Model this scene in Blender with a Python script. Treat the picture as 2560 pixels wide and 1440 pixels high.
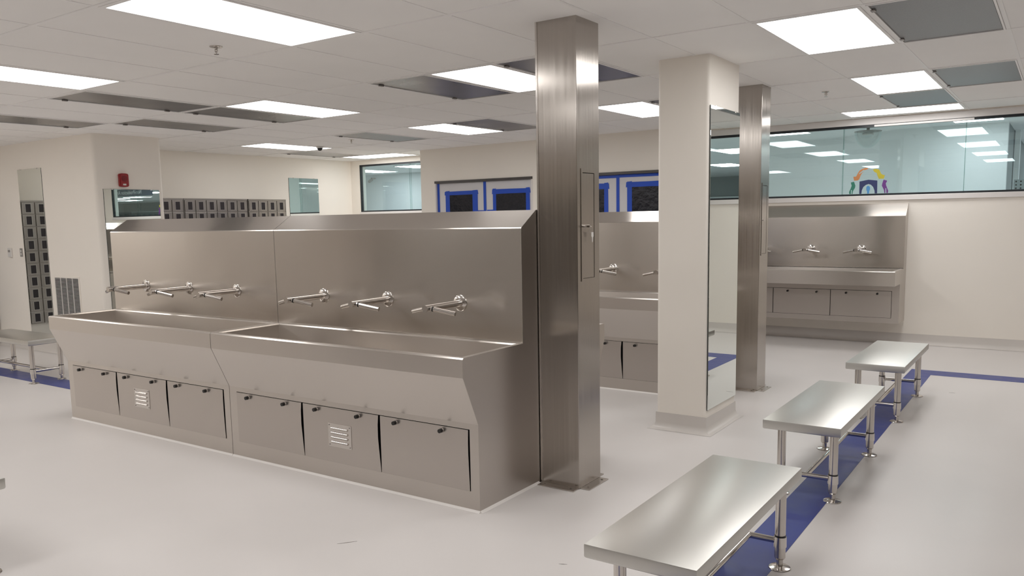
import bpy, bmesh, math, random
from mathutils import Vector, Matrix
random.seed(4)
S = bpy.context.scene
for o in list(bpy.data.objects): bpy.data.objects.remove(o)
C = S.collection

# ------------------------------------------------------------------ camera
H = 1.6
YAW, PITCH, ROLL = 0.598116, -0.121783, -0.01797
def cam_axes():
    f = Vector((-math.sin(YAW)*math.cos(PITCH), math.cos(YAW)*math.cos(PITCH), math.sin(PITCH)))
    r = Vector((math.cos(YAW), math.sin(YAW), 0)); u = r.cross(f)
    return r*math.cos(ROLL)+u*math.sin(ROLL), -r*math.sin(ROLL)+u*math.cos(ROLL), f
r_, u_, f_ = cam_axes()
cd = bpy.data.cameras.new('camera'); cd.sensor_width = 36; cd.lens = 36*2025.5/2560; cd.shift_y = 75/2560
cd.clip_start = .05; cd.clip_end = 100
cam = bpy.data.objects.new('camera', cd); C.objects.link(cam); S.camera = cam
cam.matrix_world = Matrix(((r_.x, u_.x, -f_.x, 0), (r_.y, u_.y, -f_.y, 0), (r_.z, u_.z, -f_.z, H), (0, 0, 0, 1)))

# ------------------------------------------------------------------ world and exposure
W = bpy.data.worlds.new('world'); S.world = W; W.use_nodes = True
W.node_tree.nodes['Background'].inputs[0].default_value = (.9, .95, 1, 1)
W.node_tree.nodes['Background'].inputs[1].default_value = .15
S.view_settings.view_transform = 'Standard'; S.view_settings.look = 'None'
S.view_settings.gamma = 1; S.view_settings.use_curve_mapping = False
S.view_settings.exposure = 0.0
S.cycles.max_bounces = 20; S.cycles.diffuse_bounces = 12; S.cycles.glossy_bounces = 8; S.cycles.transparent_max_bounces = 16
LAMP = 7.8           # radiance of the ceiling diffusers
LAMP_COL = (1.0, .985, .975, 1)

# ------------------------------------------------------------------ materials
MATS = {}
def mat(name, col, rough=.5, metal=0.0, noise=None, bump=None, spec=.5, aniso=0, tang=None, emit=None, objtang=False):
    m = bpy.data.materials.new(name); m.use_nodes = True; MATS[name] = m
    nt = m.node_tree; N = nt.nodes; L = nt.links; b = N['Principled BSDF']
    b.inputs['Base Color'].default_value = (*col, 1); b.inputs['Roughness'].default_value = rough
    b.inputs['Metallic'].default_value = metal
    b.inputs['Specular IOR Level'].default_value = spec
    tc = None
    if noise or bump:
        tc = N.new('ShaderNodeNewGeometry')
    if noise:     # (scale vector, colour amount, roughness amount)
        sc, ca, ra = noise
        mp = N.new('ShaderNodeMapping'); mp.inputs['Scale'].default_value = sc
        L.new(tc.outputs['Position'], mp.inputs['Vector'])
        nz = N.new('ShaderNodeTexNoise'); nz.inputs['Scale'].default_value = 1; nz.inputs['Detail'].default_value = 4
        L.new(mp.outputs[0], nz.inputs['Vector'])
        if ca:
            mr = N.new('ShaderNodeMapRange'); mr.inputs['From Min'].default_value = .25; mr.inputs['From Max'].default_value = .75
            mr.inputs['To Min'].default_value = 1-ca; mr.inputs['To Max'].default_value = 1+ca
            L.new(nz.outputs['Fac'], mr.inputs['Value'])
            vm = N.new('ShaderNodeVectorMath'); vm.operation = 'SCALE'; vm.inputs[0].default_value = col
            L.new(mr.outputs[0], vm.inputs['Scale']); L.new(vm.outputs[0], b.inputs['Base Color'])
        if ra:
            m2 = N.new('ShaderNodeMapRange'); m2.inputs['From Min'].default_value = .25; m2.inputs['From Max'].default_value = .75
            m2.inputs['To Min'].default_value = rough-ra; m2.inputs['To Max'].default_value = rough+ra
            L.new(nz.outputs['Fac'], m2.inputs['Value']); L.new(m2.outputs[0], b.inputs['Roughness'])
    if bump:      # (scale vector, strength, distance)
        sc, st, di = bump
        mp = N.new('ShaderNodeMapping'); mp.inputs['Scale'].default_value = sc
        L.new(tc.outputs['Position'], mp.inputs['Vector'])
        nz = N.new('ShaderNodeTexNoise'); nz.inputs['Scale'].default_value = 1; nz.inputs['Detail'].default_value = 2
        L.new(mp.outputs[0], nz.inputs['Vector'])
        bp = N.new('ShaderNodeBump'); bp.inputs['Strength'].default_value = st; bp.inputs['Distance'].default_value = di
        L.new(nz.outputs['Fac'], bp.inputs['Height']); L.new(bp.outputs[0], b.inputs['Normal'])
    if aniso:
        b.inputs['Anisotropic'].default_value = aniso
        cb = N.new('ShaderNodeCombineXYZ')
        for i in range(3): cb.inputs[i].default_value = tang[i]
        src = cb.outputs[0]
        if objtang:
            vt = N.new('ShaderNodeVectorTransform'); vt.vector_type = 'VECTOR'; vt.convert_from = 'OBJECT'; vt.convert_to = 'WORLD'
            L.new(src, vt.inputs[0]); src = vt.outputs[0]
        L.new(src, b.inputs['Tangent'])
    if emit:
        b.inputs['Emission Color'].default_value = emit[0]; b.inputs['Emission Strength'].default_value = emit[1]
    return m
STEEL = (.60, .56, .52)
mat('floor_resin', (.70, .672, .655), .34, 0, noise=((1.1, 1.1, 1.1), .035, .05), spec=.35)
mat('floor_blue', (.045, .065, .26), .38, 0, noise=((9, 9, 9), .10, .05), spec=.4)
mat('cove', (.66, .625, .59), .4, 0, noise=((2, 2, 2), .03, 0))
mat('wall_paint', (.90, .855, .785), .5, 0, noise=((1.3, 1.3, 1.3), .015, .03), spec=.3)
mat('trim_white', (.78, .75, .73), .45)
mat('ceiling_tile', (.93, .92, .905), .75, 0, noise=((1.5, 1.5, 1.5), .02, 0), spec=.2)
mat('grid_white', (.92, .91, .90), .45)
mat('steel_sheet', STEEL, .29, 1, bump=((1.3, 1.3, .9), .6, .006), aniso=.8, tang=(0, .05, 1))
mat('steel_splash', STEEL, .23, 1, bump=((1.5, 1.5, .8), .8, .008), aniso=.8, tang=(0, .05, 1))
mat('steel_panel', (.54, .50, .465), .31, 1, aniso=.6, tang=(0, .05, 1))
mat('steel_post', (.48, .445, .41), .21, 1, noise=((60, 60, 1.0), .04, .04), aniso=.8, tang=(1, 1, 0))
mat('steel_bench', (.60, .59, .56), .35, 1, aniso=.5, tang=(0, 1, .02), objtang=True)
mat('steel_tube', (.62, .585, .55), .20, 1, noise=((30, 30, 30), .03, .04))
mat('steel_polished', (.66, .63, .60), .12, 1)
mat('steel_dark', (.32, .30, .29), .35, 1)
mat('perforated_steel', (.24, .235, .24), .30, 1, noise=((2, 2, 2), .08, .06))
mat('perforated_steel_light', (.30, .31, .32), .45, 1, noise=((150, 150, 150), .18, .05))
mat('black_rubber', (.012, .011, .010), .4)
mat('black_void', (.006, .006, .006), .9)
mat('sealant', (.80, .77, .74), .4)
mat('locker_grey', (.36, .335, .31), .32, .85, noise=((5, 5, 5), .05, .05))
mat('locker_edge', (.48, .455, .43), .3, .85)
mat('locker_window', (.028, .023, .026), .45, .3)
mat('mirror_silver', (.86, .90, .875), .0, 1)
mat('mirror_edge', (.02, .03, .028), .3)
mat('frame_black', (.012, .016, .020), .35)
mat('door_head_grey', (.085, .078, .075), .4, .3)
mat('sheet_white', (.68, .67, .69), .55)
mat('tape_blue', (.012, .075, .52), .5)
mat('film_black', (.010, .011, .018), .22, 0, bump=((14, 14, 14), .35, .02))
mat('alarm_red', (.30, .012, .016), .38)
mat('alarm_red_dark', (.17, .008, .012), .5)
mat('plastic_white', (.74, .72, .69), .4)
mat('plastic_grey', (.30, .28, .26), .45)
mat('corridor_paint', (.82, .86, .87), .55)
mat('corridor_grey', (.26, .30, .31), .6)
mat('corridor_dark', (.10, .125, .13), .6)
mat('sign_blue', (.035, .065, .12), .4)
mat('sign_text', (.92, .95, .97), .5)
mat('dome_mirror', (.8, .85, .84), .03, 1)
for n, c in dict(decal_orange=(.48, .20, .075), decal_yellow=(.42, .36, .03), decal_green=(.03, .19, .13), decal_purple=(.13, .035, .20),
                 decal_navy=(.028, .038, .115), decal_blue=(.08, .27, .55)).items(): mat(n, c, .45)
mat('diffuser', (.9, .9, .9), .5, emit=(LAMP_COL, LAMP))
mat('diffuser_far', (.9, .9, .9), .5, emit=((.98, 1, 1, 1), LAMP*1.5))
def glass(name, tint, ior=1.5, rough=0.0):
    m = bpy.data.materials.new(name); m.use_nodes = True; MATS[name] = m
    nt = m.node_tree; N = nt.nodes; L = nt.links
    N.remove(N['Principled BSDF']); out = N['Material Output']
    t = N.new('ShaderNodeBsdfTransparent'); t.inputs[0].default_value = (*tint, 1)
    g = N.new('ShaderNodeBsdfGlossy'); g.inputs['Roughness'].default_value = rough; g.inputs[0].default_value = (.92, 1, .98, 1)
    fr = N.new('ShaderNodeFresnel')
    ge = N.new('ShaderNodeNewGeometry'); ma = N.new('ShaderNodeMath'); ma.operation = 'MULTIPLY_ADD'   # same index on entry and exit of the thin pane
    ma.inputs[1].default_value = 1/ior-ior; ma.inputs[2].default_value = ior
    L.new(ge.outputs['Backfacing'], ma.inputs[0]); L.new(ma.outputs[0], fr.inputs[0])
    mx = N.new('ShaderNodeMixShader'); L.new(fr.outputs[0], mx.inputs[0]); L.new(t.outputs[0], mx.inputs[1]); L.new(g.outputs[0], mx.inputs[2])
    L.new(mx.outputs[0], out.inputs['Surface'])
glass('pane_glass', (.94, .98, .99), 1.47)
glass('dome_glass', (.90, .93, .93), 2.0)
glass('edge_glass', (.62, .74, .73), 1.5)

# ------------------------------------------------------------------ helpers
def prop(o, label=None, cat=None, group=None, kind=None):
    if label: o['label'] = label
    if cat: o['category'] = cat
    if group: o['group'] = group
    if kind: o['kind'] = kind
    return o
def thing(name, label, cat, loc=(0, 0, 0), rz=0.0, group=None, kind=None):
    o = bpy.data.objects.new(name, None); C.objects.link(o); o.empty_display_size = .1
    o.location = loc; o.rotation_euler = (0, 0, rz)
    return prop(o, label, cat, group, kind)
def link_mesh(name, me, parent=None, loc=None):
    o = bpy.data.objects.new(name, me); C.objects.link(o)
    if parent: o.parent = parent
    if loc: o.location = loc
    return o
def obj(name, bm, m, parent=None, smooth=False, loc=None):
    me = bpy.data.meshes.new(name)
    bmesh.ops.recalc_face_normals(bm, faces=bm.faces)
    bm.to_mesh(me); bm.free(); me.materials.append(MATS[m])
    if smooth:
        for p in me.polygons: p.use_smooth = True
        try: me.set_sharp_from_angle(angle=math.radians(40))
        except Exception: pass
    return link_mesh(name, me, parent, loc)
def NB(): return bmesh.new()
def box(bm, x0, x1, y0, y1, z0, z1, bev=0.0):
    v = [bm.verts.new(p) for p in ((x0, y0, z0), (x1, y0, z0), (x1, y1, z0), (x0, y1, z0), (x0, y0, z1), (x1, y0, z1), (x1, y1, z1), (x0, y1, z1))]
    fs = [bm.faces.new([v[i] for i in q]) for q in ((0, 3, 2, 1), (4, 5, 6, 7), (0, 1, 5, 4), (1, 2, 6, 5), (2, 3, 7, 6), (3, 0, 4, 7))]
    if bev:
        es = list({e for f in fs for e in f.edges})
        bmesh.ops.bevel(bm, geom=es, offset=bev, segments=2, affect='EDGES', profile=.5)
    return bm
def bx(*a, bev=0.0): return box(NB(), *a, bev=bev)
def cyl(bm, a, b, r, r2=None, n=20, cap=True):
    a = Vector(a); b = Vector(b); d = (b-a).normalized(); r2 = r if r2 is None else r2
    t = d.orthogonal().normalized(); s = d.cross(t)
    A = []; B = []
    for k in range(n):
        w = 2*math.pi*k/n; q = t*math.cos(w)+s*math.sin(w)
        A.append(bm.verts.new(a+q*r)); B.append(bm.verts.new(b+q*r2))
    for k in range(n): bm.faces.new((A[k], A[(k+1) % n], B[(k+1) % n], B[k]))
    if cap: bm.faces.new(A[::-1]); bm.faces.new(B)
    return bm
def cy(*a, **k): return cyl(NB(), *a, **k)
def lathe(bm, prof, n=28, c=(0, 0, 0)):       # profile [(r,z)...] around Z
    R = []
    for r, z in prof:
        if r < 1e-6: R.append([bm.verts.new((c[0], c[1], c[2]+z))])
        else: R.append([bm.verts.new((c[0]+r*math.cos(2*math.pi*k/n), c[1]+r*math.sin(2*math.pi*k/n), c[2]+z)) for k in range(n)])
    for i in range(len(R)-1):
        A, B = R[i], R[i+1]
        for k in range(n):
            k2 = (k+1) % n
            if len(A) == 1 and len(B) == 1: continue
            if len(A) == 1: bm.faces.new((A[0], B[k], B[k2]))
            elif len(B) == 1: bm.faces.new((A[k], A[k2], B[0]))
            else: bm.faces.new((A[k], A[k2], B[k2], B[k]))
    return bm
def prism_x(bm, prof, x0, x1):                # polygon in (y,z) extruded along X
    A = [bm.verts.new((x0, y, z)) for y, z in prof]; B = [bm.verts.new((x1, y, z)) for y, z in prof]
    n = len(prof)
    for k in range(n): bm.faces.new((A[k], A[(k+1) % n], B[(k+1) % n], B[k]))
    bm.faces.new(A[::-1]); bm.faces.new(B); return bm
def prism_y(bm, prof, y0, y1):                # polygon in (x,z) extruded along Y
    A = [bm.verts.new((x, y0, z)) for x, z in prof]; B = [bm.verts.new((x, y1, z)) for x, z in prof]
    n = len(prof)
    for k in range(n): bm.faces.new((A[k], A[(k+1) % n], B[(k+1) % n], B[k]))
    bm.faces.new(A[::-1]); bm.faces.new(B); return bm
def prism_z(bm, prof, z0, z1):
    A = [bm.verts.new((x, y, z0)) for x, y in prof]; B = [bm.verts.new((x, y, z1)) for x, y in prof]
    n = len(prof)
    for k in range(n): bm.faces.new((A[k], A[(k+1) % n], B[(k+1) % n], B[k]))
    bm.faces.new(A[::-1]); bm.faces.new(B); return bm
def quad(bm, *p): return bm.faces.new([bm.verts.new(q) for q in p])
def copy_tree(o, parent=None):
    c = o.copy(); C.objects.link(c); c.parent = parent
    for ch in o.children: copy_tree(ch, c)
    return c
def struct(name, bm, m, label=None, cat=None, smooth=False):
    return prop(obj(name, bm, m, None, smooth), label, cat, kind='structure')

# ------------------------------------------------------------------ room shell
X_W, X_E, Y_S, Y_N = -12.45, 3.6, -3.6, 10.8
BLX, BLY = -9.40, 5.20          # corner of the block with the alarm
LKX = -10.87                    # wall behind the lockers
DWY, DWX0, DWX1 = 10.0, -8.52, -3.95   # wall with the masked doors
floor = struct('floor', bx(-17.2, 22.2, Y_S-.2, 24.2, -.12, 0), 'floor_resin', 'pale warm grey seamless resin floor with blue lines', 'floor')
def stripe(x0, x1, y0, y1): return obj('floor_stripe', bx(x0, x1, y0, y1, .0003, .0016), 'floor_blue', floor)
prop(stripe(-1.222, -1.017, -3.4, 9.05), 'blue floor line under the row of benches')
stripe(-1.017, X_E-.2, 8.79, 9.05)
stripe(-12.2, -6.9, 4.05, 4.30)
# small debris marks on the floor
for x, y, l, a in ((-2.9, 2.75, .05, .9), (-2.35, 2.25, .04, .5), (-2.1, 2.15, .05, -.3), (-1.85, 3.1, .02, .4), (-1.6, 2.9, .02, .2), (-.75, 8.0, .025, 0), (-1.75, 7.1, .035, .1)):
    b = NB(); c, s = math.cos(a), math.sin(a)
    prism_z(b, [(x+c*l, y+s*l), (x-s*.003, y+c*.003), (x-c*l, y-s*l), (x+s*.003, y-c*.003)], .0002, .0012)
    obj('floor_scuff', b, 'plastic_grey', floor)

b = bx(X_W-.15, X_W, Y_S, Y_N+.2, 0, 2.95); struct('wall_west', b, 'wall_paint', 'cream wall behind the lockers beyond the left edge', 'wall')
b = bx(X_E, X_E+.15, Y_S, Y_N+.2, 0, 2.95); struct('wall_east', b, 'wall_paint', 'cream wall to the right of the room', 'wall')
b = bx(X_W, X_E, Y_S-.15, Y_S, 0, 2.95); struct('wall_south', b, 'wall_paint', 'cream wall behind the viewer', 'wall')
# north wall with two window openings
WIN_L = (-10.64, -8.75, 1.772, 2.612); WIN_R = (-3.80, .04, 1.805, 2.658)
b = NB()
box(b, X_W, WIN_L[0], Y_N, Y_N+.14, 0, 2.95)
box(b, WIN_L[0], WIN_L[1], Y_N, Y_N+.14, 0, WIN_L[2]); box(b, WIN_L[0], WIN_L[1], Y_N, Y_N+.14, WIN_L[3], 2.95)
box(b, WIN_L[1], WIN_R[0], Y_N, Y_N+.14, 0, 2.95)
box(b, WIN_R[0], WIN_R[1], Y_N, Y_N+.14, 0, WIN_R[2]); box(b, WIN_R[0], WIN_R[1], Y_N, Y_N+.14, WIN_R[3], 2.95)
box(b, WIN_R[1], X_E, Y_N, Y_N+.14, 0, 2.95)
struct('wall_north', b, 'wall_paint', 'cream wall with the long window band above the wall-hung trough', 'wall')
# block with the alarm (bullnose corners)
b = NB(); prism_z(b, [(X_W, BLY), (BLX, BLY), (BLX, 6.075), (X_W, 6.075)], 0, 2.95)
es = [e for e in b.edges if abs(e.verts[0].co.x-BLX) < 1e-4 and abs(e.verts[1].co.x-BLX) < 1e-4 and abs(e.verts[0].co.z-e.verts[1].co.z) > 1]
bmesh.ops.bevel(b, geom=es, offset=.045, segments=6, affect='EDGES', profile=.5)
struct('wall_block', b, 'wall_paint', 'cream projecting wall block carrying the red alarm and tall mirrors', 'wall', smooth=True)
struct('wall_lockers', bx(X_W, LKX, 6.075, Y_N, 0, 2.95), 'wall_paint', 'cream wall behind the far row of lockers', 'wall')
# wall with the doors
DOORS = [(-8.235, -6.412), (-5.965, -4.145)]
b = NB(); xs = [DWX0, DOORS[0][0], DOORS[0][1], DOORS[1][0], DOORS[1][1], DWX1]
for a, c in ((0, 1), (2, 3), (4, 5)): box(b, xs[a], xs[c], DWY, DWY+.12, 0, 2.205)
box(b, DWX0, DWX1, DWY, DWY+.12, 2.205, 2.95)
box(b, DWX0, DWX0+.1, DWY+.12, Y_N, 0, 2.95); box(b, DWX1-.1, DWX1, DWY+.12, Y_N, 0, 2.95)
struct('wall_doors', b, 'wall_paint', 'cream wall holding two pairs of masked doors', 'wall')
# cove bases
def cove(name, p, q, n):      # along p->q, outward normal n
    b = NB(); prof = [(0, .125), (.004, .125), (.005, .05), (.014, .022), (.035, .006), (.06, .0015), (0, .0015)]
    A = [b.verts.new((p[0]+n[0]*d, p[1]+n[1]*d, z)) for d, z in prof]; B = [b.verts.new((q[0]+n[0]*d, q[1]+n[1]*d, z)) for d, z in prof]
    for k in range(len(prof)-1): b.faces.new((A[k], A[k+1], B[k+1], B[k]))
    b.faces.new(A[::-1]); b.faces.new(B)
    o = obj(name, b, 'cove', None, True); return prop(o, 'pale integral floor cove along the '+name.split('_', 1)[1].replace('_', ' ')+' wall', 'baseboard', kind='structure')
cove('baseboard_north', (DWX1, Y_N), (X_E, Y_N), (0, -1)); cove('baseboard_doors', (DWX0, DWY), (DWX1, DWY), (0, -1))
cove('baseboard_block', (X_W, BLY), (BLX, BLY), (0, -1)); cove('baseboard_block_end', (BLX, BLY), (BLX, 6.075), (1, 0))
cove('baseboard_lockers', (LKX, 6.1), (LKX, Y_N), (1, 0)); cove('baseboard_west', (X_W, Y_S), (X_W, BLY), (1, 0)); cove('baseboard_east', (X_E, Y_S), (X_E, Y_N), (-1, 0))

# ------------------------------------------------------------------ ceiling: grid, tiles
GX, GY, SX, SY, EX, EY = -1.600, 3.596, .6201, 1.2725, .0057, .0044
def zc(x, y): return 2.723+EX*(x+1)+EY*(y-6)
ceil = thing('ceiling', 'white suspended ceiling of large flush tiles in a metal grid', 'ceiling', (-1, 6, 2.723), 0, None, 'structure')
TILT = (math.atan(EY), -math.atan(EX), 0); ceil.rotation_euler = TILT
def cl(x, y): return (x+1, y-6)      # room XY to ceiling-local XY
LIGHTS = [(0, 1), (0, 3), (-4, -1), (-8, -1), (-4, 1), (-8, 1), (-4, 3), (-8, 3), (-13, 3), (0, -1), (0, -3), (-4, -3), (-8, -3), (4, 3), (4, -3), (-13, -1), (-13, -3), (-17, -1), (-17, -3)]
PANELS = [(-9, 0), (-12, 0), (-11, 1), (-9, 1), (-5, 1), (-3, 1), (-7, 3), (-10, 3), (-14, 4), (1, 1), (1, 3), (0, 4), (-3, 3)]
ROTL = [(-1, 5), (-14, 5)]           # lamps laid across two bays, half a bay deep
skip = set(LIGHTS) | set(PANELS)
I0, I1, J0, J1 = -18, 9, -6, 6
tile_me = {}
def tile_mesh(w, d):
    k = (round(w, 3), round(d, 3))
    if k not in tile_me:
        b = bx(-w/2, w/2, -d/2, d/2, .0045, .0165); me = bpy.data.meshes.new('tile'); b.to_mesh(me); b.free(); me.materials.append(MATS['ceiling_tile']); tile_me[k] = me
    return tile_me[k]
rest = NB(); count = 0
for j in range(J0, J1):
    for i in range(I0, I1):
        if (i, j) in skip: continue
        x, y = GX+(i+.5)*SX, GY+(j+.5)*SY; dd = SY
        if j == 5:
            if any(i in (a, a+1) for a, _ in ROTL): y = GY+(j+.75)*SY; dd = SY*.5
        lx, ly = cl(x, y)
        vis = (x < .3 and y > .9 and x > -11.6 and (x+.5) > -1.9*(y+1))
        if vis: link_mesh('tile', tile_mesh(SX-.010, dd-.010), ceil, (lx, ly, 0)); count += 1
        else: box(rest, lx-SX/2+.005, lx+SX/2-.005, ly-dd/2+.005, ly+dd/2-.005, .0045, .0165)
o = obj('outer_tiles', rest, 'ceiling_tile', ceil); o['kind'] = 'stuff'
for i in range(I0, I1+1):
    lx, _ = cl(GX+i*SX, 0); obj('grid_runner', bx(lx-.012, lx+.012, cl(0, GY+J0*SY)[1], cl(0, GY+J1*SY)[1], .0015, .03), 'grid_white', ceil)
for j in range(J0, J1+1):
    _, ly = cl(0, GY+j*SY); obj('grid_cross_bar', bx(cl(GX+I0*SX, 0)[0], cl(GX+I1*SX, 0)[0], ly-.012, ly+.012, .0, .028), 'grid_white', ceil)
obj('backing', bx(-12.2, 5.2, -10.4, 5.0, .06, .09), 'ceiling_tile', ceil)
def fixture(o, x, y): o.location = (x, y, zc(x, y)); o.rotation_euler = TILT
def light_proto():
    t = thing('ceiling_light', 'x', 'ceiling light')
    w, d = SX-.026, SY-.026; mx, my = .020, .030
    b = NB(); box(b, -w/2, -w/2+mx, -d/2, d/2, -.002, .03); box(b, w/2-mx, w/2, -d/2, d/2, -.002, .03)
    box(b, -w/2+mx, w/2-mx, -d/2, -d/2+my, -.002, .03); box(b, -w/2+mx, w/2-mx, d/2-my, d/2, -.002, .03)
    obj('frame', b, 'grid_white', t)
    b = NB(); quad(b, (-w/2+mx, -d/2+my, .001), (-w/2+mx, d/2-my, .001), (w/2-mx, d/2-my, .001), (w/2-mx, -d/2+my, .001))
    obj('diffuser', b, 'diffuser', t)
    obj('housing', bx(-w/2+.002, w/2-.002, -d/2+.002, d/2-.002, .031, .055), 'grid_white', t)
    return t
LP = light_proto(); first = True
LLAB = {(0, 1): 'large bright ceiling light at top right, left of the big grey panel', (0, 3): 'bright ceiling light above the right window, second from the front',
 (-4, -1): 'largest ceiling light at top left above the near trough', (-8, -1): 'ceiling light cut off by the left edge', (-4, 1): 'ceiling light partly hidden behind the near steel post',
 (-8, 1): 'ceiling light above the left trough unit beside a dark panel', (-4, 3): 'ceiling light seen between steel post and white column', (-8, 3): 'ceiling light in front of the masked doors, left of the post',
 (-13, 3): 'small far ceiling light with the dome camera at its end'}
for k, (i, j) in enumerate(LIGHTS):
    t = LP if k == 0 else copy_tree(LP)
    fixture(t, GX+(i+.5)*SX, GY+(j+.5)*SY)
    ORD = {4: 'rightmost', 0: 'second from the right', -4: 'third from the right', -8: 'fourth from the right', -13: 'fifth from the right', -17: 'leftmost'}
    t['label'] = LLAB.get((i, j), ('ceiling light out of frame in the %s row behind the viewer, %s' % ('nearer' if j == -1 else 'farther', ORD[i])) if j < 0 else 'ceiling light out of frame beyond the right window end'); t['group'] = 'flush ceiling lights'
for a, j in ROTL:
    t = copy_tree(LP); fixture(t, GX+(a+1)*SX, GY+j*SY+SX/2)
    t.rotation_euler = (TILT[0], TILT[1], math.pi/2); t['group'] = 'flush ceiling lights'
    t['label'] = 'ceiling light lying along the top of the right window' if a == -1 else 'farthest ceiling light, lying along the far left window'
def panel_proto(m):
    t = thing('ceiling_panel', 'x', 'ceiling panel')
    w, d = SX-.028, SY-.028
    b = NB(); e = .012
    for q in ((-w/2, -w/2+e, -d/2, d/2), (w/2-e, w/2, -d/2, d/2), (-w/2+e, w/2-e, -d/2, -d/2+e), (-w/2+e, w/2-e, d/2-e, d/2)): box(b, *q, -.004, .025)
    obj('frame', b, 'grid_white', t)
    obj('face_sheet', bx(-w/2+.016, w/2-.016, -d/2+.016, d/2-.016, .002, .006), m, t)
    obj('backing', bx(-w/2+.013, w/2-.013, -d/2+.013, d/2-.013, .02, .03), 'black_void', t)
    for y in (-d/2+.14, d/2-.14): obj('latch', bx(-w/2+.004, -w/2+.03, y-.022, y+.022, -.010, .003, bev=.003), 'steel_dark', t)
    return t
PA = panel_proto('perforated_steel'); PB = panel_proto('perforated_steel_light'); ua = ub = False
PLAB = {(-9, 0): 'long dark grey ceiling panel behind the left-edge light', (-12, 0): 'dark grey ceiling panel running off the left edge', (-11, 1): 'dark grey ceiling panel with two latches above the wall block',
 (-9, 1): 'dark ceiling panel touching the left-hand light', (-5, 1): 'dark ceiling panel left of the light behind the post', (-3, 1): 'dark ceiling panel passing behind the top of the near post',
 (-7, 3): 'dark ceiling panel right of the light before the masked doors', (-10, 3): 'pale greenish ceiling panel near the far lockers', (-14, 4): 'farthest grey ceiling panel by the locker wall',
 (1, 1): 'large grey perforated panel at top right corner', (1, 3): 'grey perforated panel at right edge above the window', (0, 4): 'grey perforated panel between the two right window lights', (-3, 3): 'dark ceiling panel half hidden by the white column'}
for i, j in PANELS:
    lightp = i >= 0 or (i, j) == (-10, 3)
    if lightp: t = copy_tree(PB) if ub else PB; ub = True
    else: t = copy_tree(PA) if ua else PA; ua = True
    fixture(t, GX+(i+.5)*SX, GY+(j+.5)*SY); t['label'] = PLAB[(i, j)]; t['group'] = 'metal ceiling panels'
# sprinklers and dome camera
SPL = ['sprinkler head below the largest top-left light', 'small far sprinkler head before the locker wall', 'sprinkler head left of the right window lights']
sp = None
for k, (x, y) in enumerate(((-4.427, 3.284), (-8.016, 7.998), (-1.922, 8.114))):
    if sp is None:
        sp = thing('sprinkler', '', 'sprinkler', group='ceiling sprinklers')
        obj('escutcheon', lathe(NB(), [(0, -.001), (.036, -.001), (.04, .002), (.04, .006), (0, .006)]), 'steel_polished', sp, True)
        obj('body', lathe(NB(), [(0, -.028), (.006, -.028), (.009, -.02), (.006, -.012), (.011, -.008), (.011, 0), (0, 0)], 12), 'steel_polished', sp, True)
        b = NB()
        for s in (-1, 1): cyl(b, (s*.011, 0, -.004), (s*.014, 0, -.022), .0022, n=8); cyl(b, (s*.014, 0, -.022), (0, 0, -.04), .0022, n=8)
        obj('yoke', b, 'steel_polished', sp)
        obj('deflector', lathe(NB(), [(0, -.044), (.015, -.044), (.016, -.042), (0, -.040)], 14), 'steel_polished', sp)
        t = sp
    else: t = copy_tree(sp)
    fixture(t, x, y); t['label'] = SPL[k]
t = thing('dome_camera', 'small dark dome camera at the end of the far light', 'camera'); fixture(t, -9.02, 8.36)
obj('ring', lathe(NB(), [(0, 0), (.055, 0), (.055, -.012), (.045, -.018), (0, -.018)]), 'plastic_white', t, True)
obj('dome', lathe(NB(), [(.04, -.016), (.037, -.034), (.026, -.049), (.012, -.056), (0, -.058)]), 'black_rubber', t, True)

# ------------------------------------------------------------------ windows
def window(name, label, W_, seams, logo=False):
    x0, x1, z0, z1 = W_; t = thing(name, label, 'window', ((x0+x1)/2, Y_N, 0), 0, None, 'structure'); ox = (x0+x1)/2
    fw = .018
    b = NB()
    box(b, x0-ox, x1-ox, -.006, .05, z0-.001, z0+fw+.004); box(b, x0-ox, x1-ox, -.006, .05, z1-fw-.010, z1+.001)
    box(b, x0-ox, x0-ox+.022, -.006, .05, z0+fw, z1-fw); box(b, x1-ox-.022, x1-ox, -.006, .05, z0+fw, z1-fw)
    obj('window_frame', b, 'frame_black', t)
    obj('window_sill', bx(x0-ox-.02, x1-ox+.02, -.022, 0, z0-.062, z0-.001, bev=.004), 'trim_white', t)
    xs = [x0+.022]+seams+[x1-.022]
    for a, c in zip(xs, xs[1:]):
        for yy in (.008, .042):
            p = obj('pane', bx(a-ox+.0025, c-ox-.0025, yy, yy+.005, z0+fw+.003, z1-fw), 'pane_glass', t)
    for s in seams:
        for yy in (.008, .042): obj('seam', bx(s-ox-.0022, s-ox+.0022, yy-.001, yy+.006, z0+fw+.003, z1-fw), 'edge_glass', t)
    return t
window('window_1', 'narrow clear window between the far lockers and the door wall', WIN_L, [-9.46])
w2 = window('window_2', 'long glazed band above the wall-hung trough, black frame', WIN_R, [-2.335, -1.0])
ox = (WIN_R[0]+WIN_R[1])/2
obj('blind_rail', bx(-1.98-ox, -.92-ox, -.03, -.008, 2.628, 2.652, bev=.004), 'trim_white', w2)
obj('head_trim', bx(WIN_R[0]-ox, WIN_R[1]-ox+.02, -.014, -.001, 2.66, 2.735), 'trim_white', w2)
ox1 = (WIN_L[0]+WIN_L[1])/2
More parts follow.
